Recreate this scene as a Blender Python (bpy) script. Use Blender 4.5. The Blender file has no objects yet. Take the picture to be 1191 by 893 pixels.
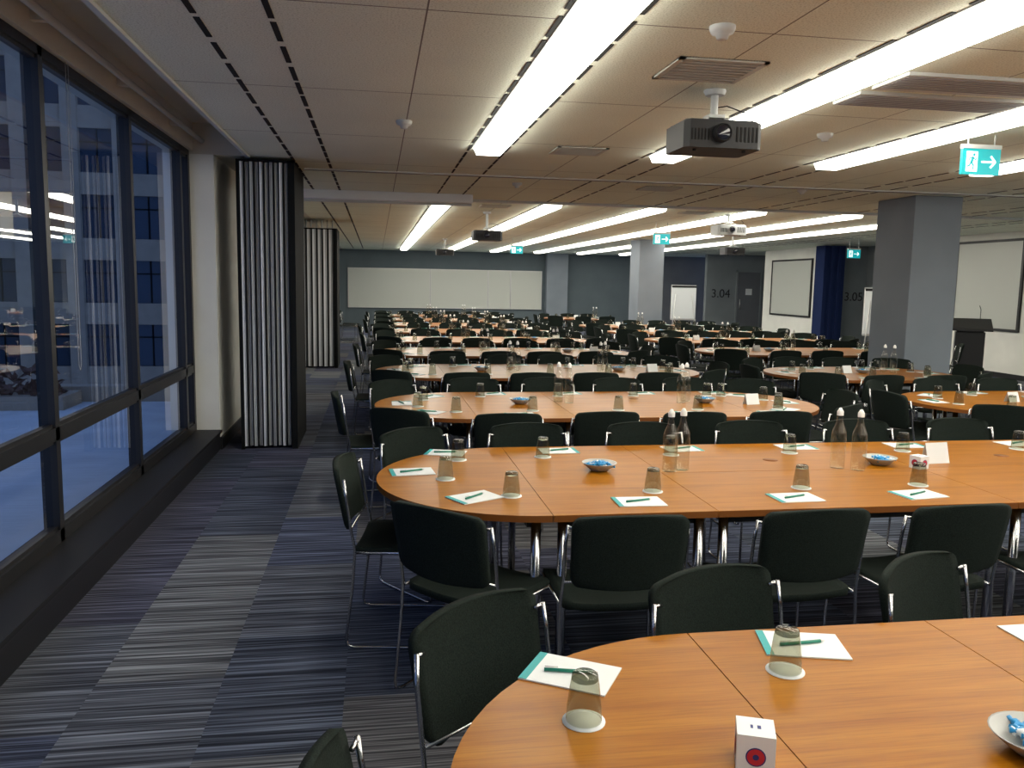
import bpy, math, random
from mathutils import Matrix, Vector
random.seed(7)
S=bpy.context.scene
S.view_settings.view_transform='Standard'
COL=S.collection

# ------------------------------------------------------------ materials
def mat(name, col=(.5,.5,.5), rough=.5, metal=0, emit=None, es=0, spec=.5):
    m=bpy.data.materials.new(name); m.use_nodes=True
    b=m.node_tree.nodes['Principled BSDF']
    b.inputs['Base Color'].default_value=(*col,1)
    b.inputs['Roughness'].default_value=rough
    b.inputs['Metallic'].default_value=metal
    b.inputs['Specular IOR Level'].default_value=spec
    if emit:
        b.inputs['Emission Color'].default_value=(*emit,1)
        b.inputs['Emission Strength'].default_value=es
    return m
class NT:
    def __init__(s,m): s.t=m.node_tree; s.n=s.t.nodes; s.l=s.t.links; s.b=s.n['Principled BSDF']
    def new(s,k,**kw):
        x=s.n.new(k)
        for a,v in kw.items(): setattr(x,a,v)
        return x
    def put(s,sock,v):
        if hasattr(v,'is_output'): s.l.new(v,sock)
        else: sock.default_value=v
    def math(s,op,a,b=0.0):
        x=s.new('ShaderNodeMath',operation=op); s.put(x.inputs[0],a); s.put(x.inputs[1],b); return x.outputs[0]
    def comb(s,x,y,z):
        c=s.new('ShaderNodeCombineXYZ'); s.put(c.inputs[0],x); s.put(c.inputs[1],y); s.put(c.inputs[2],z); return c.outputs[0]
    def pos(s):
        g=s.new('ShaderNodeNewGeometry'); p=s.new('ShaderNodeSeparateXYZ'); s.l.new(g.outputs['Position'],p.inputs[0]); return p.outputs
    def noise(s,v,scale,detail=2,rough=.5):
        x=s.new('ShaderNodeTexNoise'); x.inputs['Scale'].default_value=scale; x.inputs['Detail'].default_value=detail
        x.inputs['Roughness'].default_value=rough
        if v is not None: s.l.new(v,x.inputs['Vector'])
        return x.outputs['Fac']
    def ramp(s,f,stops,interp='LINEAR'):
        r=s.new('ShaderNodeValToRGB'); r.color_ramp.interpolation=interp
        e=r.color_ramp.elements
        while len(e)<len(stops): e.new(.5)
        for i,(p,c) in enumerate(stops): e[i].position=p; e[i].color=(*c,1)
        s.l.new(f,r.inputs[0]); return r.outputs[0]
    def mix(s,f,a,b,mode='MIX'):
        x=s.new('ShaderNodeMix',data_type='RGBA',blend_type=mode)
        s.put(x.inputs['Factor'],f)
        for sock,v in ((x.inputs[6],a),(x.inputs[7],b)):
            if hasattr(v,'is_output'): s.l.new(v,sock)
            else: sock.default_value=(*v,1)
        return x.outputs[2]
    def bump(s,h,st=.2,d=.01):
        b=s.new('ShaderNodeBump'); b.inputs['Strength'].default_value=st; b.inputs['Distance'].default_value=d
        s.l.new(h,b.inputs['Height']); s.l.new(b.outputs[0],s.b.inputs['Normal'])

def make_carpet():
    m=mat('striped_carpet',rough=.95,spec=.1); n=NT(m); p=n.pos()
    c=n.math('FLOOR',n.math('DIVIDE',n.math('ADD',p[0],50.13),.5))
    off=n.math('MULTIPLY',n.math('FRACT',n.math('MULTIPLY',c,.618)),1.0)
    r=n.math('FLOOR',n.math('ADD',n.math('DIVIDE',p[1],1.0),off))
    wn=n.new('ShaderNodeTexWhiteNoise',noise_dimensions='3D'); n.l.new(n.comb(c,r,3.3),wn.inputs['Vector'])
    tint=n.ramp(wn.outputs['Value'],[(0,(.075,.088,.12)),(.3,(.11,.122,.15)),(.5,(.080,.095,.145)),(.68,(.155,.165,.18)),(.82,(.085,.090,.13)),(.93,(.135,.135,.14))],'CONSTANT')
    v=n.comb(n.math('MULTIPLY',p[0],1.3),n.math('MULTIPLY',p[1],78),n.math('MULTIPLY',c,7.31))
    s1=n.noise(v,1.0,2,.6)
    st=n.ramp(s1,[(.34,(.25,.25,.27)),(.48,(.7,.7,.72)),(.58,(1.3,1.3,1.3)),(.68,(2.3,2.3,2.25))])
    n.l.new(n.mix(1.0,tint,st,'MULTIPLY'),n.b.inputs['Base Color'])
    n.bump(s1,.4,.004); return m
def make_ceiling():
    m=mat('ceiling_tile',rough=.9,spec=.1); n=NT(m); p=n.pos()
    fy=n.math('FRACT',n.math('DIVIDE',n.math('ADD',p[1],47.5),1.6))
    fx=n.math('FRACT',n.math('DIVIDE',n.math('ADD',p[0],50.187),1.575))
    j=n.math('MAXIMUM',n.math('LESS_THAN',fy,.006),n.math('LESS_THAN',fx,.005))
    g=n.new('ShaderNodeNewGeometry')
    sp=n.noise(g.outputs['Position'],110,3,.7)
    base=n.ramp(sp,[(.35,(.62,.66,.54)),(.5,(.88,.93,.79)),(.7,(.92,.96,.84))])
    lo=n.noise(g.outputs['Position'],.9,2)
    base=n.mix(1.0,base,n.ramp(lo,[(.3,(.90,.90,.90)),(.7,(1,1,1))]),'MULTIPLY')
    n.l.new(n.mix(j,base,(.22,.21,.17)),n.b.inputs['Base Color']); return m
def make_wood():
    m=mat('table_wood',rough=.33,spec=.2); n=NT(m); p=n.pos()
    v=n.comb(n.math('MULTIPLY',p[0],1.3),n.math('MULTIPLY',p[1],16),0.0)
    a=n.noise(v,1.0,4,.6)
    v2=n.comb(n.math('MULTIPLY',p[0],5),n.math('MULTIPLY',p[1],150),0.0)
    b=n.noise(v2,1.0,2,.6)
    c=n.ramp(a,[(.3,(.27,.088,.002)),(.5,(.35,.127,.004)),(.72,(.41,.165,.009))])
    d=n.ramp(b,[(.3,(.76,.73,.68)),(.55,(1,1,1))])
    n.l.new(n.mix(1.0,c,d,'MULTIPLY'),n.b.inputs['Base Color']); return m
def fabric(name,c1,c2):
    m=mat(name,rough=.9,spec=.15); n=NT(m)
    g=n.new('ShaderNodeTexCoord'); f=n.noise(g.outputs['Object'],260,2)
    n.l.new(n.ramp(f,[(.35,c1),(.65,c2)]),n.b.inputs['Base Color']); n.bump(f,.3,.002); return m
def paint(name,c,var=.06):
    m=mat(name,c,.75,spec=.2); n=NT(m); g=n.new('ShaderNodeNewGeometry')
    f=n.noise(g.outputs['Position'],1.7,3)
    n.l.new(n.ramp(f,[(.3,tuple(x*(1-var) for x in c)),(.7,tuple(min(1,x*(1+var)) for x in c))]),n.b.inputs['Base Color']); return m
def glassy(name,tint,ior=1.45,rough=0.0,gcol=(1,1,1)):
    m=bpy.data.materials.new(name); m.use_nodes=True; t=m.node_tree; t.nodes.clear()
    o=t.nodes.new('ShaderNodeOutputMaterial'); mx=t.nodes.new('ShaderNodeMixShader')
    tr=t.nodes.new('ShaderNodeBsdfTransparent'); tr.inputs[0].default_value=(*tint,1)
    gl=t.nodes.new('ShaderNodeBsdfGlossy'); gl.inputs['Roughness'].default_value=rough; gl.inputs[0].default_value=(*gcol,1)
    fr=t.nodes.new('ShaderNodeFresnel')
    # thin wall: same reflectance from either side of the surface
    ge=t.nodes.new('ShaderNodeNewGeometry'); mr=t.nodes.new('ShaderNodeMapRange')
    mr.inputs['To Min'].default_value=ior; mr.inputs['To Max'].default_value=1/ior
    t.links.new(ge.outputs['Backfacing'],mr.inputs['Value']); t.links.new(mr.outputs[0],fr.inputs[0])
    t.links.new(fr.outputs[0],mx.inputs[0]); t.links.new(tr.outputs[0],mx.inputs[1]); t.links.new(gl.outputs[0],mx.inputs[2])
    t.links.new(mx.outputs[0],o.inputs[0]); return m

M_carpet=make_carpet(); M_ceil=make_ceiling(); M_wood=make_wood()
M_edge=mat('table_edge',(.20,.062,.006),.5)
M_chrome=mat('chrome',(.55,.55,.56),.18,1)
M_black=mat('black_metal',(.012,.012,.014),.4)
M_dark=mat('dark_plastic',(.015,.015,.017),.5,spec=.3)
M_fab=fabric('chair_fabric',(.007,.011,.009),(.015,.022,.018))
M_white=mat('white_paper',(.76,.79,.80),.6)
M_wboard=mat('whiteboard_face',(.52,.54,.50),.4)
M_alu=mat('aluminium',(.6,.6,.6),.35,.8)
M_grayw=paint('grey_wall_paint',(.21,.235,.25))
M_farw=paint('slate_wall_paint',(.11,.138,.155))
M_lightw=paint('white_wall_paint',(.78,.78,.73))
M_cream=paint('cream_wall_paint',(.60,.58,.50))
M_colp=paint('column_paint',(.21,.24,.28))
M_blue=fabric('navy_panel_fabric',(.008,.016,.06),(.016,.03,.10))
M_light=mat('fluorescent_diffuser',(.9,.9,.9),.5,emit=(1,.955,.84),es=11.3)
M_glass=glassy('window_glass',(.66,.74,.82),2.1)
M_tumbler=glassy('smoked_glass',(.66,.67,.59),1.5,.02)
M_tbase=glassy('smoked_glass_base',(.46,.47,.40),1.5,.05)
M_bottle=glassy('bottle_glass',(.94,.94,.91),1.5,.01)
M_water=glassy('bottle_glass_filled',(.91,.91,.86),1.6,.01)
M_cap=mat('bottle_cap',(.8,.8,.78),.4)
M_pen=mat('pen_green',(.01,.20,.13),.35)
M_teal=mat('pad_teal',(.02,.35,.36),.5)
M_mint=mat('mint_wrapper_blue',(.02,.28,.60),.35)
M_bowl=mat('bowl_ceramic',(.40,.40,.38),.3)
M_gsign=mat('exit_sign_green',(.0,.28,.30),.4,emit=(.0,.34,.38),es=.8)
M_wsign=mat('exit_sign_white',(.9,.95,.9),.4,emit=(.85,1,.95),es=1.0)
M_red=mat('logo_red',(.5,.02,.04),.5); M_navy=mat('logo_navy',(.02,.03,.18),.5)
M_slotm=mat('slot_black',(.004,.004,.004),.9)
M_grille=mat('grille_grey',(.55,.56,.50),.6)
M_lgrey=mat('light_grey_metal',(.55,.57,.56),.5)
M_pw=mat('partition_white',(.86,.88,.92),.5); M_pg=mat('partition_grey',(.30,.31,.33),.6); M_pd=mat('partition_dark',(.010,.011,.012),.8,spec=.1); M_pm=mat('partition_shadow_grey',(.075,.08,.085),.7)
M_pave=paint('terrace_paving',(.66,.67,.68),.1); M_fac=paint('facade_stone',(.46,.36,.26),.08)
M_fglass=mat('facade_glass',(.04,.06,.09),.12,0); M_leaf=mat('shrub_leaf',(.14,.07,.05),.8)
M_flit=mat('facade_lit_window',(.5,.45,.35),.5,emit=(1,.8,.5),es=.35)
M_lens=mat('lens_glass',(.01,.01,.02),.05)
M_door=paint('door_paint',(.14,.15,.165))

# ------------------------------------------------------------ mesh builder
class MB:
    def __init__(s): s.v=[]; s.f=[]; s.mi=[]; s.sm=[]; s.mats=[]; s.T=Matrix.Identity(4)
    def m(s,mt):
        if mt not in s.mats: s.mats.append(mt)
        return s.mats.index(mt)
    def add(s,vs,fs,mt,smooth=False):
        o=len(s.v); i=s.m(mt)
        s.v+=[tuple(s.T@Vector(p)) for p in vs]
        for f in fs: s.f.append(tuple(o+k for k in f)); s.mi.append(i); s.sm.append(smooth)
    def box(s,x0,x1,y0,y1,z0,z1,mt):
        s.add([(x0,y0,z0),(x1,y0,z0),(x1,y1,z0),(x0,y1,z0),(x0,y0,z1),(x1,y0,z1),(x1,y1,z1),(x0,y1,z1)],
              [(3,2,1,0),(4,5,6,7),(0,1,5,4),(1,2,6,5),(2,3,7,6),(3,0,4,7)],mt)
    def tube(s,pts,r,mt,n=8,caps=True):
        P=[Vector(p) for p in pts]; rings=[]
        up=None
        for i,p in enumerate(P):
            d=(P[min(i+1,len(P)-1)]-P[max(i-1,0)]).normalized()
            if up is None:
                up=Vector((0,0,1)) if abs(d.z)<.9 else Vector((1,0,0))
            a=d.cross(up)
            if a.length<1e-4: a=d.cross(Vector((0,1,0)))
            a.normalize(); b=a.cross(d).normalized(); up=b
            rr=r[i] if isinstance(r,(list,tuple)) else r
            rings.append([p+a*rr*math.cos(t)+b*rr*math.sin(t) for t in [2*math.pi*k/n for k in range(n)]])
        vs=[q for R in rings for q in R]; fs=[]
        for i in range(len(P)-1):
            for k in range(n):
                k2=(k+1)%n; fs.append((i*n+k,(i+1)*n+k,(i+1)*n+k2,i*n+k2))
        if caps: fs+= [tuple(range(n)),tuple(range((len(P)-1)*n,len(P)*n))[::-1]]
        s.add(vs,fs,mt,True)
    def cyl(s,p0,p1,r,mt,n=12): s.tube([p0,p1],r,mt,n)
    def lathe(s,prof,c,mt,n=24,smooth=True):
        vs=[(c[0]+r*math.cos(2*math.pi*k/n),c[1]+r*math.sin(2*math.pi*k/n),c[2]+z) for r,z in prof for k in range(n)]
        fs=[(i*n+k,i*n+(k+1)%n,(i+1)*n+(k+1)%n,(i+1)*n+k) for i in range(len(prof)-1) for k in range(n)]
        s.add(vs,fs,mt,smooth)
    def prism(s,pts,z0,z1,mt,side=None):
        n=len(pts); vs=[(x,y,z0) for x,y in pts]+[(x,y,z1) for x,y in pts]
        s.add(vs,[tuple(range(n))[::-1],tuple(range(n,2*n))],mt)
        s.add(vs,[(k,(k+1)%n,n+(k+1)%n,n+k) for k in range(n)],side or mt)
    def sheet(s,fn,nu,nv,th,mt,nrm):
        top=[Vector(fn(-1+2*i/nu,j/nv)) for j in range(nv+1) for i in range(nu+1)]
        nn=Vector(nrm)*th; vs=top+[p-nn for p in top]; N=len(top); W=nu+1; fs=[]
        for j in range(nv):
            for i in range(nu):
                a=j*W+i; fs.append((a,a+1,a+W+1,a+W)); fs.append((N+a,N+a+W,N+a+W+1,N+a+1))
        bd=[i for i in range(W)]+[j*W+nu for j in range(1,nv+1)]+[nv*W+i for i in range(nu-1,-1,-1)]+[j*W for j in range(nv-1,0,-1)]
        for k in range(len(bd)):
            a,b=bd[k],bd[(k+1)%len(bd)]; fs.append((a,N+a,N+b,b))
        s.add(vs,fs,mt,True)
    def mesh(s,name):
        me=bpy.data.meshes.new(name); me.from_pydata(s.v,[],s.f)
        for mt in s.mats: me.materials.append(mt)
        me.polygons.foreach_set('material_index',s.mi); me.polygons.foreach_set('use_smooth',s.sm)
        me.update(); return me
    def obj(s,name,bevel=0):
        return place(s.mesh(name),name,bevel=bevel)
def place(me,name,loc=(0,0,0),rz=0,bevel=0):
    o=bpy.data.objects.new(name,me); o.location=loc; o.rotation_euler=(0,0,rz); COL.objects.link(o)
    if bevel:
        b=o.modifiers.new('Bevel','BEVEL'); b.width=bevel; b.segments=2; b.limit_method='ANGLE'
    return o
def boxobj(name,x0,x1,y0,y1,z0,z1,mt,bevel=0):
    b=MB(); b.box(x0,x1,y0,y1,z0,z1,mt); return b.obj(name,bevel)

CZ=2.80; Y0=-3.0; Y1=31.0; XL=-1.5; XG=-1.75; XR=12.0
# ------------------------------------------------------------ shell
boxobj('floor',-1.9,15.0,Y0-.2,Y1+.2,-.15,0,M_carpet)
boxobj('ceiling',-1.20,15.0,Y0-.2,Y1+.2,CZ,CZ+.3,M_ceil)
boxobj('ceiling_window_recess',-1.95,-1.20,Y0-.2,8.3,3.08,3.2,M_cream)
boxobj('ceiling_side_margin',-1.95,-1.20,8.3,Y1+.2,CZ,CZ+.4,M_cream)
boxobj('wall_back',-1.9,15,Y0-.2,Y0,0,CZ,M_grayw)
boxobj('wall_far',-1.9,10.9,Y1,Y1+.2,0,CZ,M_farw)
boxobj('wall_right',XR,XR+.2,Y0,17.2,0,CZ,M_lightw)
boxobj('wall_right_alcove',12.9,13.1,17.2,20.5,0,CZ,M_grayw)
boxobj('wall_right_return',XR+.2,13.1,17.0,17.2,0,CZ,M_grayw)
boxobj('wall_meeting_room',XR,13.6,20.5,20.7,0,CZ,M_grayw)
boxobj('wall_right_far',XR,XR+.2,20.7,24.6,0,CZ,M_lightw)
boxobj('wall_lobby',11.5,14.8,28.0,28.2,0,CZ,M_grayw)
boxobj('wall_lobby_side',14.6,14.8,20.7,28.0,0,CZ,M_grayw)
boxobj('wall_lobby_end',10.9,14.8,Y1,Y1+.2,0,CZ,M_door)
boxobj('wall_far_pier',6.3,7.1,Y1-.35,Y1,0,CZ,M_colp)
boxobj('wall_window_head',-1.95,-1.68,Y0,8.3,2.83,3.08,M_cream)
boxobj('trim_ceiling_edge',-1.20,-1.17,Y0,8.3,CZ-.02,CZ,M_lgrey)
boxobj('trim_recess_side',-1.205,-1.2,Y0,8.3,CZ,3.08,M_cream)
b=MB(); b.cyl((-1.6,Y0,2.92),(-1.6,8.3,2.92),.022,M_cream)
for k in range(8): b.box(-1.68,-1.59,-2.4+k*1.4,-2.36+k*1.4,2.90,2.95,M_cream)
b.obj('curtain_rail')
b=MB(); b.box(-1.9,-1.5,Y0,8.3,0,.17,M_black); b.box(-1.9,-1.48,Y0,8.3,.17,.195,M_dark); b.obj('window_sill_plinth')
boxobj('wall_left_pier',-1.95,XL,8.3,9.9,0,CZ,M_lightw)
boxobj('wall_left_far',-1.95,XL,12.4,Y1,0,CZ,M_grayw)
boxobj('wall_left_below_window',-1.95,XL,9.9,12.4,0,.2,M_lightw)
boxobj('baseboard_left',XL,XL+.02,8.3,Y1,0,.12,M_black)
boxobj('baseboard_right',XR-.015,XR,Y0,17.2,0,.1,M_black)
def window(name,ys,z0,z1,zm,xg):
    b=MB(); w=.03
    for i,y in enumerate(ys): b.box(xg-.05,xg+.035,y-w,y+w,z0,z1,M_black)
    for z,h in ((z0,.07),(z1-.05,.05),(zm-.03,.07)):
        b.box(xg-.05,xg+.035,ys[0],ys[-1],z,z+h,M_black)
    for i in range(len(ys)-1):
        for a,c in ((z0+.07,zm-.03),(zm+.04,z1-.05)):
            b.add([(xg,ys[i]+w,a),(xg,ys[i+1]-w,a),(xg,ys[i+1]-w,c),(xg,ys[i]+w,c)],[(0,1,2,3)],M_glass)
            for q in (a,c-.02): b.box(xg-.02,xg+.02,ys[i]+w,ys[i+1]-w,q,q+.02,M_black)
    return b.obj(name)
window('window_1',[-3,-1.6,0,1.6,3.2,4.8,6.4,7.95,8.265],.195,2.83,.79,XG)
window('window_2',[9.93,11.1,12.37],.2,2.8,.79,XG+.1)
b=MB(); b.tube([(-1.66,5.0,2.8),(-1.66,5.0,1.15),(-1.66,5.02,1.12),(-1.66,5.04,1.15),(-1.66,5.04,2.8)],.0022,M_pg,6); b.obj('blind_chain')

boxobj('column',6.45,7.09,9.33,10.1,0,CZ,M_colp,.008)
boxobj('column.001',6.45,7.09,20.05,20.8,0,CZ,M_colp,.008)

# ------------------------------------------------------------ ceiling fixtures
XLN=[.955+1.575*k for k in range(7)]
def light_strip(x,y0,y1):
    b=MB(); n=max(1,round((y1-y0)/1.6)); L=(y1-y0)/n
    for k in range(n):
        a,c=y0+k*L+.014,y0+(k+1)*L-.014
        b.add([(x-.125,a,CZ-.002),(x+.125,a,CZ-.002),(x+.125,c,CZ-.002),(x-.125,c,CZ-.002),(x-.10,a,CZ-.055),(x+.10,a,CZ-.055),(x+.10,c,CZ-.055),(x-.10,c,CZ-.055)],
              [(0,1,2,3),(7,6,5,4),(0,4,5,1),(1,5,6,2),(2,6,7,3),(3,7,4,0)],M_light)
    b.box(x-.15,x-.137,y0,y1,CZ-.006,CZ,M_lgrey); b.box(x+.137,x+.15,y0,y1,CZ-.006,CZ,M_lgrey)
    b.obj('fluorescent_light')
for i,x in enumerate(XLN):
    light_strip(x,-2.3,7.3)
    if x<10.4 : light_strip(x,11.9,29.5)
b=MB()
for k in range(-1,7):
    x=.955+1.575*k
    for s in (-.165,.165):
        w=.014 if k<0 else .010
        y=-2.5
        while y<30:
            b.box(x+s-w,x+s+w,y,y+.30,CZ-.004,CZ,M_slotm); y+=.40 if (int(y*10)%3) else .36
b.obj('ceiling_air_slots')
def grille(x,y,sx,sy,n=7):
    b=MB(); z=CZ-.012
    b.box(x-sx,x+sx,y-sy,y+sy,CZ-.004,CZ,M_pm)
    b.box(x-sx,x+sx,y-sy,y-sy+.03,z,CZ,M_grille); b.box(x-sx,x+sx,y+sy-.03,y+sy,z,CZ,M_grille)
    b.box(x-sx,x-sx+.03,y-sy,y+sy,z,CZ,M_grille); b.box(x+sx-.03,x+sx,y-sy,y+sy,z,CZ,M_grille)
    for k in range(n):
        yy=y-sy+.04+(2*sy-.08)*(k+.5)/n; b.box(x-sx+.03,x+sx-.03,yy-.008,yy+.012,z,CZ-.003,M_grille)
    b.obj('ceiling_air_grille')
grille(1.75,4.36,.24,.22); grille(1.72,7.15,.22,.2); grille(1.75,12.5,.22,.2); grille(4.9,12.5,.22,.2); grille(3.3,9.6,.22,.2)
for y,h in ((4.75,.15),(4.32,.17)):
    b=MB(); b.box(2.78,3.9,y-h,y+h,CZ-.02,CZ-.0005,M_lgrey)
    for k in range(8): b.box(2.80,3.88,y-h+.03+k*.034,y-h+.037+k*.034,CZ-.024,CZ-.019,M_pg)
    b.obj('return_air_louvre')
for (x,y) in ((1.52,3.65),(1.6,9.6),(4.9,9.2),(3.3,5.9),(0.2,6.2)):
    b=MB(); b.lathe([(0,-.055),(.025,-.055),(.03,-.035),(.05,-.03),(.058,-.012),(.058,0)],(x,y,CZ),M_lgrey,20); b.obj('smoke_detector')
b=MB(); b.box(-.95,1.25,11.0,11.14,CZ-.11,CZ,M_pw); b.box(-.95,1.25,11.14,11.17,CZ-.14,CZ,M_lgrey); b.obj('projection_screen_casing',.006)
b=MB(); b.box(-.73,12,9.0,9.1,CZ-.012,CZ,M_lgrey); b.box(-.73,12,9.04,9.06,CZ-.014,CZ-.01,M_slotm); b.obj('partition_track')
b=MB(); b.box(-1.5,12,11.62,11.74,CZ-.03,CZ,M_lgrey); b.obj('partition_track.001')

def projector(x,y,z,dark=True):
    b=MB(); mt=M_dark if dark else M_lgrey
    w,h,d=.235,.08,.17
    prof=[(-w,-d+.03),(-w+.03,-d),(w-.03,-d),(w,-d+.03),(w,d-.02),(w-.02,d),(-w+.02,d),(-w,d-.02)]
    b.prism(prof,-h,h*.85,mt); 
    b.prism([(px*.93,py*.9) for px,py in prof],h*.85,h,mt)
    b.tube([(-.02,-d-.035,0),(-.02,-d+.01,0)],.052,mt,20); b.tube([(-.02,-d-.037,0),(-.02,-d-.03,0)],.04,M_lens,20)
    b.tube([(-.02,-d-.036,0),(-.02,-d-.045,0)],[.052,.046],M_slotm,20,caps=False)
    for k in range(6): b.box(.07+k*.024,.083+k*.024,-d-.003,-d,-h*.55,h*.5,M_slotm)
    for k in range(6): b.box(-w+.035+k*.02,-w+.045+k*.02,-d-.003,-d,-h*.5,h*.3,M_slotm)
    for sx in (-.15,.15): b.cyl((sx,-.1,-h-.012),(sx,-.1,-h),.012,M_slotm,10)
    for sx,sy in ((-.1,-.08),(.1,-.08),(-.1,.08),(.1,.08)):
        b.tube([(sx,sy,h),(sx*.3,sy*.3,h+.04)],.006,M_lgrey,6)
    b.box(-.05,.05,-.05,.05,h+.03,h+.05,M_lgrey)
    b.cyl((0,0,h+.05),(0,0,CZ-z-.02),.022,M_lgrey,14); b.lathe([(0,0),(.055,0),(.065,.02),(.065,.03)],(0,0,CZ-z-.03),M_lgrey,18)
    b.tube([(.2,.1,h-.05),(.27,.12,h+.0),(.29,.1,h+.05),(.24,.08,h+.09),(.1,.05,h+.12),(.02,.02,h+.1)],.004,M_slotm,6)
    o=b.obj('ceiling_projector',.006); o.location=(x,y,z)
projector(1.97,4.8,2.525); projector(1.78,13.6,2.42); projector(1.8,22.3,2.45); projector(5.5,12.6,2.55,False); projector(7.8,17.6,2.45)

def exit_sign(x,y,z,w=.31,h=.185):
    b=MB(); b.box(-w/2,w/2,-.012,.012,-h/2,h/2,M_gsign)
    b.box(-w/2,w/2,-.02,.02,h/2,h/2+.03,M_lgrey)
    q=w/.31
    def bar(a,c,t=.010,mt=M_wsign,f=-.0135):
        a=Vector((a[0]*q,a[1]*q)); c=Vector((c[0]*q,c[1]*q)); d=(c-a).normalized()*1; nrm=Vector((-d.y,d.x))*t*q
        P=[a+nrm,a-nrm,c-nrm,c+nrm]; b.add([(p.x,f,p.y) for p in P],[(0,1,2,3)],mt)
    bar((-.078,-.072),(-.078,.072),.046)           # white doorway
    G=dict(mt=M_gsign,f=-.0145)
    b.add([(-.062*q+.011*q*math.cos(t),-.0145,.048*q+.011*q*math.sin(t)) for t in [k*math.pi/6 for k in range(12)]],[tuple(range(12))],M_gsign)
    bar((-.068,.034),(-.082,-.008),.010,**G); bar((-.084,-.004),(-.062,-.030),.006,**G); bar((-.062,-.026),(-.068,-.062),.005,**G)
    bar((-.084,-.006),(-.100,-.034),.006,**G); bar((-.098,-.032),(-.118,-.036),.005,**G); bar((-.070,.030),(-.048,.010),.004,**G); bar((-.048,.012),(-.040,.024),.004,**G)
    bar((-.072,.030),(-.096,.024),.004,**G); bar((-.095,.026),(-.102,.006),.004,**G)
    bar((.0,0),(.105,0),.007); bar((.115,-.002),(.075,.042),.008); bar((.115,.002),(.075,-.042),.008)
    for sx in (-w*.35,w*.35): b.cyl((sx,0,h/2+.02),(sx,0,CZ-z),.006,M_lgrey,8)
    o=b.obj('exit_sign'); o.location=(x,y,z)
exit_sign(4.39,5.63,2.60); exit_sign(5.1,14.6,2.5); exit_sign(3.5,20.9,2.5); exit_sign(10.6,17.4,2.45)

# ------------------------------------------------------------ folded partitions
def stack(x0,x1,y0,y1,n,seq,name,top):
    b=MB(); w=(x1-x0)/n
    for k in range(n):
        a=x0+k*w; dy=.03*(k%2); mt=seq[k%len(seq)]
        b.box(a+.006,a+w-.006,y0+dy,y1-dy,.03,top,M_pg)
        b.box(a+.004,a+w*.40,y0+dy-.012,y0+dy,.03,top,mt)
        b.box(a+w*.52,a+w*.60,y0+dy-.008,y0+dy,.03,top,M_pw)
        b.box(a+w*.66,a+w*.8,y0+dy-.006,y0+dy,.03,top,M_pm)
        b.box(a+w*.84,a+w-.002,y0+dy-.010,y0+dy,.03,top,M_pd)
        b.cyl((a+w/2,(y0+y1)/2,top),(a+w/2,(y0+y1)/2,CZ),.012,M_lgrey,8)
    b.box(x1,x1+.055,y0-.02,y1,.0,top+.02,M_pd); b.box(x0-.03,x0,y0-.02,y1,.0,top+.02,M_pd)
    b.box(x0-.03,x1+.055,y0-.02,y1,top,top+.02,M_pd)
    b.obj(name)
stack(-1.27,-.82,8.3,9.3,10,[M_pw,M_pg,M_lgrey,M_pg,M_pw,M_lgrey,M_pg,M_lgrey],'folding_partition',CZ-.05)
stack(-1.38,-.78,16.1,17.1,6,[M_pw],'folding_partition.001',CZ-.2)
b=MB()
for k in range(6): b.box(11.38+k*.1,11.475+k*.1,20.0+.03*(k%2),20.45,.02,CZ-.03,M_blue)
b.obj('navy_folding_partition',.004)

# ------------------------------------------------------------ far wall & right wall boards
def board_far(x0,x1,z0,z1,name):
    b=MB(); y=Y1-.03; b.box(x0,x1,y,Y1-.001,z0,z1,M_wboard); t=.02
    b.box(x0-t,x1+t,y-.012,Y1-.001,z1,z1+t,M_alu); b.box(x0-t,x1+t,y-.04,Y1-.001,z0-t,z0,M_alu)
    b.box(x0-t,x0,y-.012,Y1-.001,z0,z1,M_alu); b.box(x1,x1+t,y-.012,Y1-.001,z0,z1,M_alu); b.obj(name)
for a,c in ((-1.0,1.95),(2.0,4.1),(4.15,4.95),(5.0,6.15)): board_far(a,c,.72,2.12,'whiteboard')
def board_right(y0,y1,z0,z1,name,fr):
    b=MB(); t=.05; x=XR-.03; e=XR-.001; b.box(x,e,y0,y1,z0,z1,M_wboard)
    b.box(x-.015,e,y0-t,y1+t,z1,z1+t,fr); b.box(x-.015,e,y0-t,y1+t,z0-t,z0,fr)
    b.box(x-.015,e,y0-t,y0,z0,z1,fr); b.box(x-.015,e,y1,y1+t,z0,z1,fr); b.obj(name)
board_right(14.0,15.75,.95,2.62,'projection_screen',M_black)
board_right(21.7,24.0,.9,2.45,'projection_screen',M_dark)
def text(s,loc,size,rot,mt):
    c=bpy.data.curves.new('room_number_sign','FONT'); c.body=s; c.size=size; c.extrude=.003; c.materials.append(mt)
    o=bpy.data.objects.new('room_number_sign',c); o.location=loc; o.rotation_euler=rot; COL.objects.link(o)
text('3.04',(11.68,27.99,1.30),.42,(math.pi/2,0,0),M_black)
text('3.05',(12.28,20.49,1.36),.32,(math.pi/2,0,0),M_black)
def door(x0,x1,y,name):
    b=MB(); b.box(x0,x1,y-.04,y-.001,0,2.2,M_door); b.box(x0-.06,x0,y-.06,y-.001,0,2.26,M_grayw); b.box(x1,x1+.06,y-.06,y-.001,0,2.26,M_grayw); b.box(x0-.06,x1+.06,y-.06,y-.001,2.2,2.26,M_grayw)
    b.cyl((x0+.09,y-.09,.9),(x0+.09,y-.09,1.25),.014,M_alu); 
    for z in(.93,1.22): b.cyl((x0+.09,y-.09,z),(x0+.09,y-.04,z),.01,M_alu)
    b.box((x0+x1)/2-.12,(x0+x1)/2+.12,y-.045,y-.04,1.4,1.62,M_white); b.obj(name)
door(12.65,13.5,28.0,'door_1')

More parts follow.
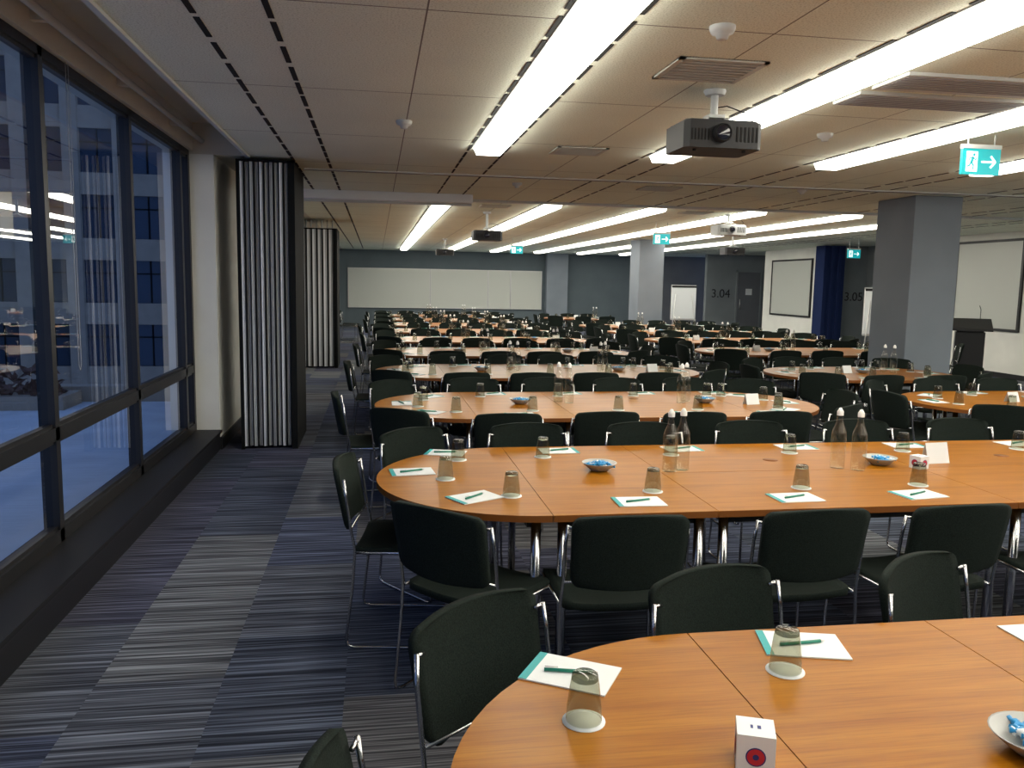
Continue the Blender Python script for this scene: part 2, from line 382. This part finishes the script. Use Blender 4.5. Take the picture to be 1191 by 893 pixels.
# ------------------------------------------------------------ chair
def chair_mesh():
    b=MB()
    def back(u,t):
        v=.5-.5*math.cos(math.pi*t)
        c=min(v,1-v); e=1.0 if c>.15 else math.sqrt(max(0,1-((.15-c)/.15)**2))
        w=(.183+.040*e)*(1.0-.05*(1-v))
        z=.535+.280*v + (.012*(1-u*u) if v>.5 else -.006*(1-u*u))*abs(2*v-1)
        return (u*w,-.225-.055*v-.035*(1-u*u),z)
    b.sheet(back,14,16,.024,M_fab,(0,1,0))
    def seat(u,t):
        v=.5-.5*math.cos(math.pi*t)
        c=min(v,1-v); e=1.0 if c>.12 else math.sqrt(max(0,1-((.12-c)/.12)**2))
        w=.185+.047*e
        y=-.21+.45*v
        z=.462-.012*(1-u*u)-.022*max(0,(v-.8)/.2)**2
        return (u*w,y,z)
    b.sheet(seat,12,12,.028,M_fab,(0,0,1))
    for s in (-1,1):
        x=.236*s
        b.tube([(x*.97,-.255,.775),(x,-.245,.70),(x,-.225,.56),(x*1.02,-.205,.46),(x*1.03,-.215,.30),(x*1.05,-.245,.05),(x*1.05,-.24,.018),(x*1.05,-.21,.008),
                (x*1.05,.17,.008),(x*1.05,.20,.018),(x*1.05,.208,.05),(x*1.02,.20,.40),(x*1.0,.19,.436),(x,.16,.444),(x,-.2,.444)],.0068,M_chrome,8)
        b.tube([(x*.97,-.255,.77),(x*.85,-.262,.765)],.006,M_chrome,6)
    b.tube([(-.236,.12,.436),(.236,.12,.436)],.006,M_chrome,8); b.tube([(-.236,-.15,.436),(.236,-.15,.436)],.006,M_chrome,8)
    b.tube([(-.236,-.225,.55),(.236,-.225,.55)],.005,M_chrome,8)
    return b.mesh('stacking_chair')
CH=chair_mesh()
def chair(x,y,face,j=True):
    jr=random.uniform(-.07,.07) if j else 0
    place(CH,'stacking_chair',(x+(random.uniform(-.02,.02) if j else 0),y+(random.uniform(-.025,.025) if j else 0),0),face-math.pi/2+jr)

# ------------------------------------------------------------ tables
TZ=.73; R=.7
def leg(b,x,y):
    b.cyl((x,y,0.012),(x,y,TZ-.03),.021,M_chrome,16); b.cyl((x,y,0),(x,y,.014),.025,M_black,16)
def d_mesh():
    b=MB(); pts=[(R*math.cos(t),R*math.sin(t)) for t in [math.pi/2+math.pi*k/32 for k in range(33)]]
    pts=[(x-.0015,y) for x,y in pts]; b.prism(pts,TZ-.028,TZ,M_wood,M_edge)
    b.box(-.09,-.05,-.6,.6,TZ-.075,TZ-.028,M_black); b.box(-.32,-.09,-.02,.02,TZ-.075,TZ-.028,M_black)
    for x,y in((-.055,-.62),(-.055,.62),(-.32,0)): leg(b,x,y)
    return b.mesh('semicircular_table')
def r_mesh(L,split):
    b=MB(); g=.0015
    if split:
        b.box(g,L-g,-R,-g,TZ-.028,TZ,M_wood); b.box(g,L-g,g,R,TZ-.028,TZ,M_wood)
    else: b.box(g,L-g,-R,R,TZ-.028,TZ,M_wood)
    for s in(-1,1): b.box(.002,L-.002,s*R-.0015,s*R+.0015,TZ-.0275,TZ-.001,M_edge)
    for s in(-.6,.6): b.box(.06,L-.06,s-.015,s+.015,TZ-.075,TZ-.028,M_black)
    b.box(.055,.085,-.6,.6,TZ-.075,TZ-.028,M_black); b.box(L-.085,L-.055,-.6,.6,TZ-.075,TZ-.028,M_black)
    for x in(.055,L-.055):
        for y in(-.63,.63): leg(b,x,y)
    if split: b.lathe([(0,.0015),(.04,.0015),(.04,0)],(L/2,.25,TZ),M_edge,20)
    return b.mesh('rectangular_table')
DM=d_mesh(); RM7=r_mesh(.7,False); RM14=r_mesh(1.4,True)

# ------------------------------------------------------------ small items
def add_pad(b,x,y,r,pen=True):
    b.T=Matrix.Translation((x,y,TZ))@Matrix.Rotation(r,4,'Z')
    b.box(-.105,.105,-.075,.075,.0005,.004,M_white); b.box(-.105,-.085,-.075,.075,.004,.0045,M_teal) 
    if pen:
        b.tube([(-.06,-.02,.009),(.05,.015,.009)],.0045,M_pen,8); b.tube([(.05,.015,.009),(.062,.019,.009)],[.0045,.001],M_alu,8)
        b.tube([(-.06,-.016,.015),(-.03,-.006,.015)],.0015,M_alu,6)
    b.T=Matrix.Identity(4)
def add_tumbler(b,x,y,n=24):
    c=(x,y,TZ)
    b.lathe([(0,.003),(.046,.003),(.046,.0005)],c,M_white,n)
    b.lathe([(.037,.004),(.0392,.006),(.0385,.010),(.0365,.04),(.031,.085),(.029,.096)],c,M_tumbler,n)
    b.lathe([(.029,.096),(.0275,.106),(.024,.109),(0,.109)],c,M_tbase,n)
    b.lathe([(.0285,.095),(0,.094)],c,M_tbase,n)
def add_bottle(b,x,y,n=20):
    c=(x,y,TZ)
    b.lathe([(0,.002),(.034,.002),(.037,.006),(.037,.17),(.036,.185)],c,M_water,n)
    b.lathe([(.036,.185),(.034,.195),(.018,.235),(.0145,.26),(.0145,.285)],c,M_bottle,n)
    b.lathe([(.0165,.277),(.0165,.298),(.011,.306),(.006,.315),(0,.316)],c,M_cap,n)
def add_bowl(b,x,y):
    c=(x,y,TZ)
    b.lathe([(0,.001),(.04,.001),(.055,.012),(.085,.038),(.088,.042),(.083,.041),(.052,.017),(0,.012)],c,M_bowl,28)
    rr=random.Random(int(x*100+y*10))
    for k in range(26):
        a=rr.uniform(0,6.28); q=rr.uniform(0,.062); z=.026+.012*(1-q/.06)+rr.uniform(0,.008)
        b.T=Matrix.Translation((x+q*math.cos(a),y+q*math.sin(a),TZ+z))@Matrix.Rotation(rr.uniform(0,3),4,'Z')@Matrix.Rotation(rr.uniform(-.5,.5),4,'X')
        b.tube([(-.02,0,0),(-.011,0,0),(0,0,0),(.011,0,0),(.02,0,0)],[.007,.004,.010,.004,.007],M_mint if k%5 else M_white,6)
    b.T=Matrix.Identity(4)
def add_card(b,x,y,r=0,w=.12,h=.085):
    b.T=Matrix.Translation((x,y,TZ))@Matrix.Rotation(r,4,'Z')
    b.add([(-w/2,-.03,.001),(w/2,-.03,.001),(w/2,0,h),(-w/2,0,h),(-w/2,.03,.001),(w/2,.03,.001)],[(0,1,2,3),(3,2,5,4)],M_white)
    b.T=Matrix.Identity(4)
def add_cube(b,x,y,r,h=.033):
    b.T=Matrix.Translation((x,y,TZ+.0005))@Matrix.Rotation(r,4,'Z')
    b.box(-h,h,-h,h,0,2*h,M_white); n=24
    for rad,mt,o in((.019,M_navy,.0005),(.0165,M_red,.0009),(.006,M_navy,.0012)):
        b.add([(rad*math.cos(t),-h-o,.030+rad*math.sin(t)) for t in [k*2*math.pi/n for k in range(n)]],[tuple(range(n))],mt)
        b.add([(-h-o,rad*math.cos(t),.030+rad*math.sin(t)) for t in [k*2*math.pi/n for k in range(n)]],[tuple(range(n))],mt)
    b.box(-.010,-.005,-.006,.006,2*h,2*h+.0006,M_navy); b.box(.003,.010,-.006,.006,2*h,2*h+.0006,M_navy)
    b.T=Matrix.Identity(4)
def one(fn,name,*a):
    b=MB(); fn(b,*a); return b.obj(name)

def row(x0,yn,segs,nearx,farx,right_end=True,dl=None):
    yc=yn+R; yf=yn+2*R; x=x0
    place(DM,'semicircular_table',(x0+R,yc,0)); x=x0+R
    for L in segs:
        place(RM7 if L<1 else RM14,'rectangular_table',(x,yc,0)); x+=L
    if right_end: place(DM,'semicircular_table',(x,yc,0),math.pi)
    cx=x0+R
    pads=[];tum=[]
    for ang in (180,236,128):
        a=math.radians(ang)
        if dl is None: chair(cx+.67*math.cos(a),yc+.67*math.sin(a),a+math.pi)
        pads.append((cx+.5*math.cos(a-.1),yc+.5*math.sin(a-.1),a+math.pi/2)); tum.append((cx+.4*math.cos(a+.28),yc+.4*math.sin(a+.28)))
    if dl:
        for q in dl: chair(*q,False)
    if right_end:
        for ang in (0,54,-54):
            a=math.radians(ang); chair(x+.70*math.cos(a),yc+.70*math.sin(a),a+math.pi)
            pads.append((x+.5*math.cos(a),yc+.5*math.sin(a),a+math.pi/2)); tum.append((x+.4*math.cos(a+.34),yc+.4*math.sin(a+.34)))
    for q in nearx:
        chair(x0+q,yn-.02,math.pi/2)
        pads.append((x0+q+.17,yn+.17,random.uniform(-.15,.15))); tum.append((x0+q+.29,yn+.34))
    for q in farx:
        chair(x0+q,yf-.06,-math.pi/2)
        pads.append((x0+q+.12,yf-.13,math.pi+random.uniform(-.15,.15))); tum.append((x0+q+.0,yf-.28))
    return pads,tum,yc
def dress(pads,tum,bt,bw,cards,detail):
    if detail:
        for p in pads: one(add_pad,'notepad_with_pen',*p)
        for t in tum: one(add_tumbler,'glass_tumbler',*t)
        for p in bt: one(add_bottle,'water_bottle',*p)
        for p in bw: one(add_bowl,'bowl_of_mints',*p)
        for p in cards: one(add_card,'place_card',*p)
    else:
        b=MB(); [add_pad(b,*p) for p in pads]; b.obj('notepads')
        b=MB(); [add_tumbler(b,*p,n=12) for p in tum]; b.obj('glass_tumblers')
        b=MB(); [add_bottle(b,*p,n=12) for p in bt]; b.obj('water_bottles')
        b=MB(); [add_bowl(b,*p) for p in bw]; b.obj('bowls_of_mints')
        if cards: b=MB(); [add_card(b,*p) for p in cards]; b.obj('place_cards')

yc=.62+R
place(DM,'semicircular_table',(.82,yc,0)); place(RM7,'rectangular_table',(.82,yc,0)); place(RM14,'rectangular_table',(1.52,yc,0)); place(RM14,'rectangular_table',(2.92,yc,0))
def facing(bx,by,deg):
    a=math.radians(deg); chair(bx+.26*math.cos(a),by+.26*math.sin(a),a,False)
facing(.27,2.03,-52); facing(-.06,1.31,-4); facing(.975,2.19,-72); facing(1.67,2.22,-62); facing(2.4,2.28,-90); facing(3.1,2.28,-88)
dress([(.455,1.83,-.55),(1.09,1.91,-.25),(1.8,1.88,math.pi)],[(.433,1.616),(.976,1.78),(1.72,1.70)],[],[(1.31,1.38)],[],True)
one(add_cube,'promotional_cube',.727,1.425,math.radians(-22),.036)
# --- second table
D=math.radians
pads,tum,yc=row(0,3.17,[.7,1.4,1.4],[.94,1.66,2.26,3.0,3.7],[.88,1.6,2.3,3.0,3.75],dl=[(.14,3.86,D(-8)),(.42,3.22,D(46)),(.36,4.42,D(-55))])
tum=[(.32,3.83),(.58,3.49),(.42,4.25)]+tum[3:]
pads=[(.17,3.99,.1),(.417,3.48,.5),(.37,4.43,-.3)]+pads[3:]
dress(pads,tum,[(1.45,3.90),(1.525,3.93),(2.36,3.90),(2.44,3.84)],[(1.1,3.95),(2.64,3.96)],[(2.98,3.98,.1,.14,.11)],True)
one(add_cube,'promotional_cube',2.80,3.86,.3)
ROWS=[5.56,8.0,10.45,12.9,15.35,17.8,20.25,22.7]
for i,y in enumerate(ROWS):
    pads,tum,yc=row(random.uniform(-.03,.03),y,[.7,1.4],[.85,1.5,2.12,2.77],[.85,1.5,2.15,2.8])
    dress(pads,tum,[(1.42,yc+.1),(1.49,yc+.03),(2.4,yc),(2.47,yc+.08)],[(1.1,yc),(2.6,yc)],[(2.95,yc-.1,.2)],i<1)
full=[.85,1.5,2.15,2.8]
for i,(y,segs,ch) in enumerate([(5.50,[.7,1.4],full),(7.75,[.7],[.7,1.35]),(10.75,[.7,1.4],full),(13.1,[.7,1.4],full),(15.5,[.7,1.4],full),(17.9,[.7,1.4],full),(22.0,[.7],[.85,1.5])]):
    xs=[4.42,4.25][i] if i<2 else 4.62
    pads,tum,yc=row(xs,y,segs,ch,ch,right_end=(i!=6))
    dress(pads,tum,[(xs+1.42,yc+.1),(xs+1.49,yc+.03)],[(xs+1.1,yc)],[(xs+.9,yc,.2)],False)
for (x,y,a) in ((9.0,12.1,2.6),(9.3,13.7,-2),(8.6,9.2,1.6),(9.4,9.3,1.5),(-.75,23,.2),(-.7,24,0)): chair(x,y,a)

# ------------------------------------------------------------ lectern, flip charts
b=MB(); b.box(-.28,.28,-.22,.22,0,.06,M_black); b.box(-.22,.22,-.14,.16,.06,.98,M_black)
b.add([(-.32,-.26,1.0),(.32,-.26,1.0),(.32,.26,1.16),(-.32,.26,1.16),(-.32,-.26,1.04),(.32,-.26,1.04),(.32,.26,1.20),(-.32,.26,1.20)],[(3,2,1,0),(4,5,6,7),(0,1,5,4),(1,2,6,5),(2,3,7,6),(3,0,4,7)],M_black)
b.box(-.2,.2,-.1,.14,.96,1.06,M_black); b.tube([(.15,.2,1.18),(.15,.2,1.35),(.12,.1,1.42)],.006,M_black,8)
o=b.obj('lectern',.006); o.location=(9.9,12.6,0); o.rotation_euler=(0,0,-.6)
def flip(x,y,rz):
    b=MB(); b.box(-.34,.34,-.01,.015,.78,1.66,M_white); b.box(-.35,.35,.015,.03,.76,1.70,M_alu); b.box(-.35,.35,-.05,.0,.74,.76,M_alu); b.box(-.34,.34,-.02,-.01,1.63,1.68,M_dark)
    for p in((-.34,-.2),(.34,-.2)): b.tube([(p[0]*.6,.03,1.66),(p[0]*1.15,p[1],0)],.012,M_alu,8)
    b.tube([(0,.04,1.66),(0,.62,0)],.012,M_alu,8)
    o=b.obj('flip_chart_easel'); o.location=(x,y,0); o.rotation_euler=(0,0,rz)
flip(8.35,21.9,-.1); flip(9.95,15.2,-.3)

# ------------------------------------------------------------ exterior
boxobj('terrace_ground',-9.5,-1.95,-8,12.5,-.35,-.12,M_pave)
boxobj('terrace_parapet',-9.5,-1.95,12.5,12.8,-.35,.10,M_fac)
boxobj('terrace_parapet',-9.8,-9.5,-8,12.8,-.35,.45,M_fac)
boxobj('street_ground',-80,-9.8,-40,90,-14.2,-14,M_pave)
def facade(b,T,L,z0,z1,pitch,seed):
    b.T=T; rr=random.Random(seed); b.box(0,L,.25,8,z0,z1,M_fac)
    nz=int((z1-z0)/3.3); nx=int(L/pitch)
    for k in range(nz+1): b.box(0,L,0,.25,z0+k*3.3,z0+k*3.3+1.1,M_fac)
    for i in range(nx+1): b.box(i*pitch,i*pitch+pitch*.32,-.15,.25,z0,z1,M_fac)
    for i in range(nx):
        for k in range(nz):
            a=i*pitch+pitch*.32; z=z0+k*3.3+1.1
            b.add([(a,.2,z),(a+pitch*.68,.2,z),(a+pitch*.68,.2,z+2.2),(a,.2,z+2.2)],[(0,1,2,3)],M_flit if rr.random()<.10 else M_fglass)
            b.box(a+pitch*.33,a+pitch*.36,.14,.2,z,z+2.2,M_pd); b.box(a,a+pitch*.68,.14,.2,z+1.5,z+1.56,M_pd)
    b.T=Matrix.Identity(4)
b=MB(); facade(b,Matrix.Translation((-42,46,0)),38,-14,34,2.4,1); b.obj('office_building')
b=MB(); facade(b,Matrix.Translation((-30,-12,0))@Matrix.Rotation(math.pi/2,4,'Z'),56,-14,22,3.0,2); b.obj('office_building')
b=MB(); rr=random.Random(3)
for k in range(700):
    c=Vector((rr.uniform(-9.2,-4.2),12.0+rr.uniform(-.25,.25),.05+abs(rr.gauss(0,.16)))); d=Vector((rr.uniform(-1,1),rr.uniform(-1,1),rr.uniform(-1,1))).normalized()*.09; e=d.orthogonal().normalized()*.04
    b.add([c-d,c+e,c+d,c-e],[(0,1,2,3)],M_leaf)
b.box(-9.3,-4.1,11.7,12.4,-.12,.06,M_fac); b.obj('planter_shrub')

w=bpy.data.worlds.new('World'); S.world=w; w.use_nodes=True; nt=w.node_tree
bg=nt.nodes['Background']; bg.inputs[0].default_value=(.26,.44,.95,1); bg.inputs[1].default_value=.85

# ------------------------------------------------------------ camera
F=965.0; th=math.atan(.1646); ph=math.radians(6.88); ro=math.radians(1.0)
fw=Vector((math.sin(th)*math.cos(ph),math.cos(th)*math.cos(ph),-math.sin(ph)))
r=Vector((math.cos(th),-math.sin(th),0)); u=r.cross(fw)
r2=r*math.cos(ro)+u*math.sin(ro); u2=u*math.cos(ro)-r*math.sin(ro)
cam=bpy.data.cameras.new('camera'); co=bpy.data.objects.new('camera',cam); COL.objects.link(co)
M=Matrix((r2,u2,-fw)).transposed().to_4x4(); M.translation=(0,0,1.65); co.matrix_world=M
cam.sensor_width=36; cam.lens=F/1191*36; cam.clip_start=.05; cam.clip_end=300
S.camera=co
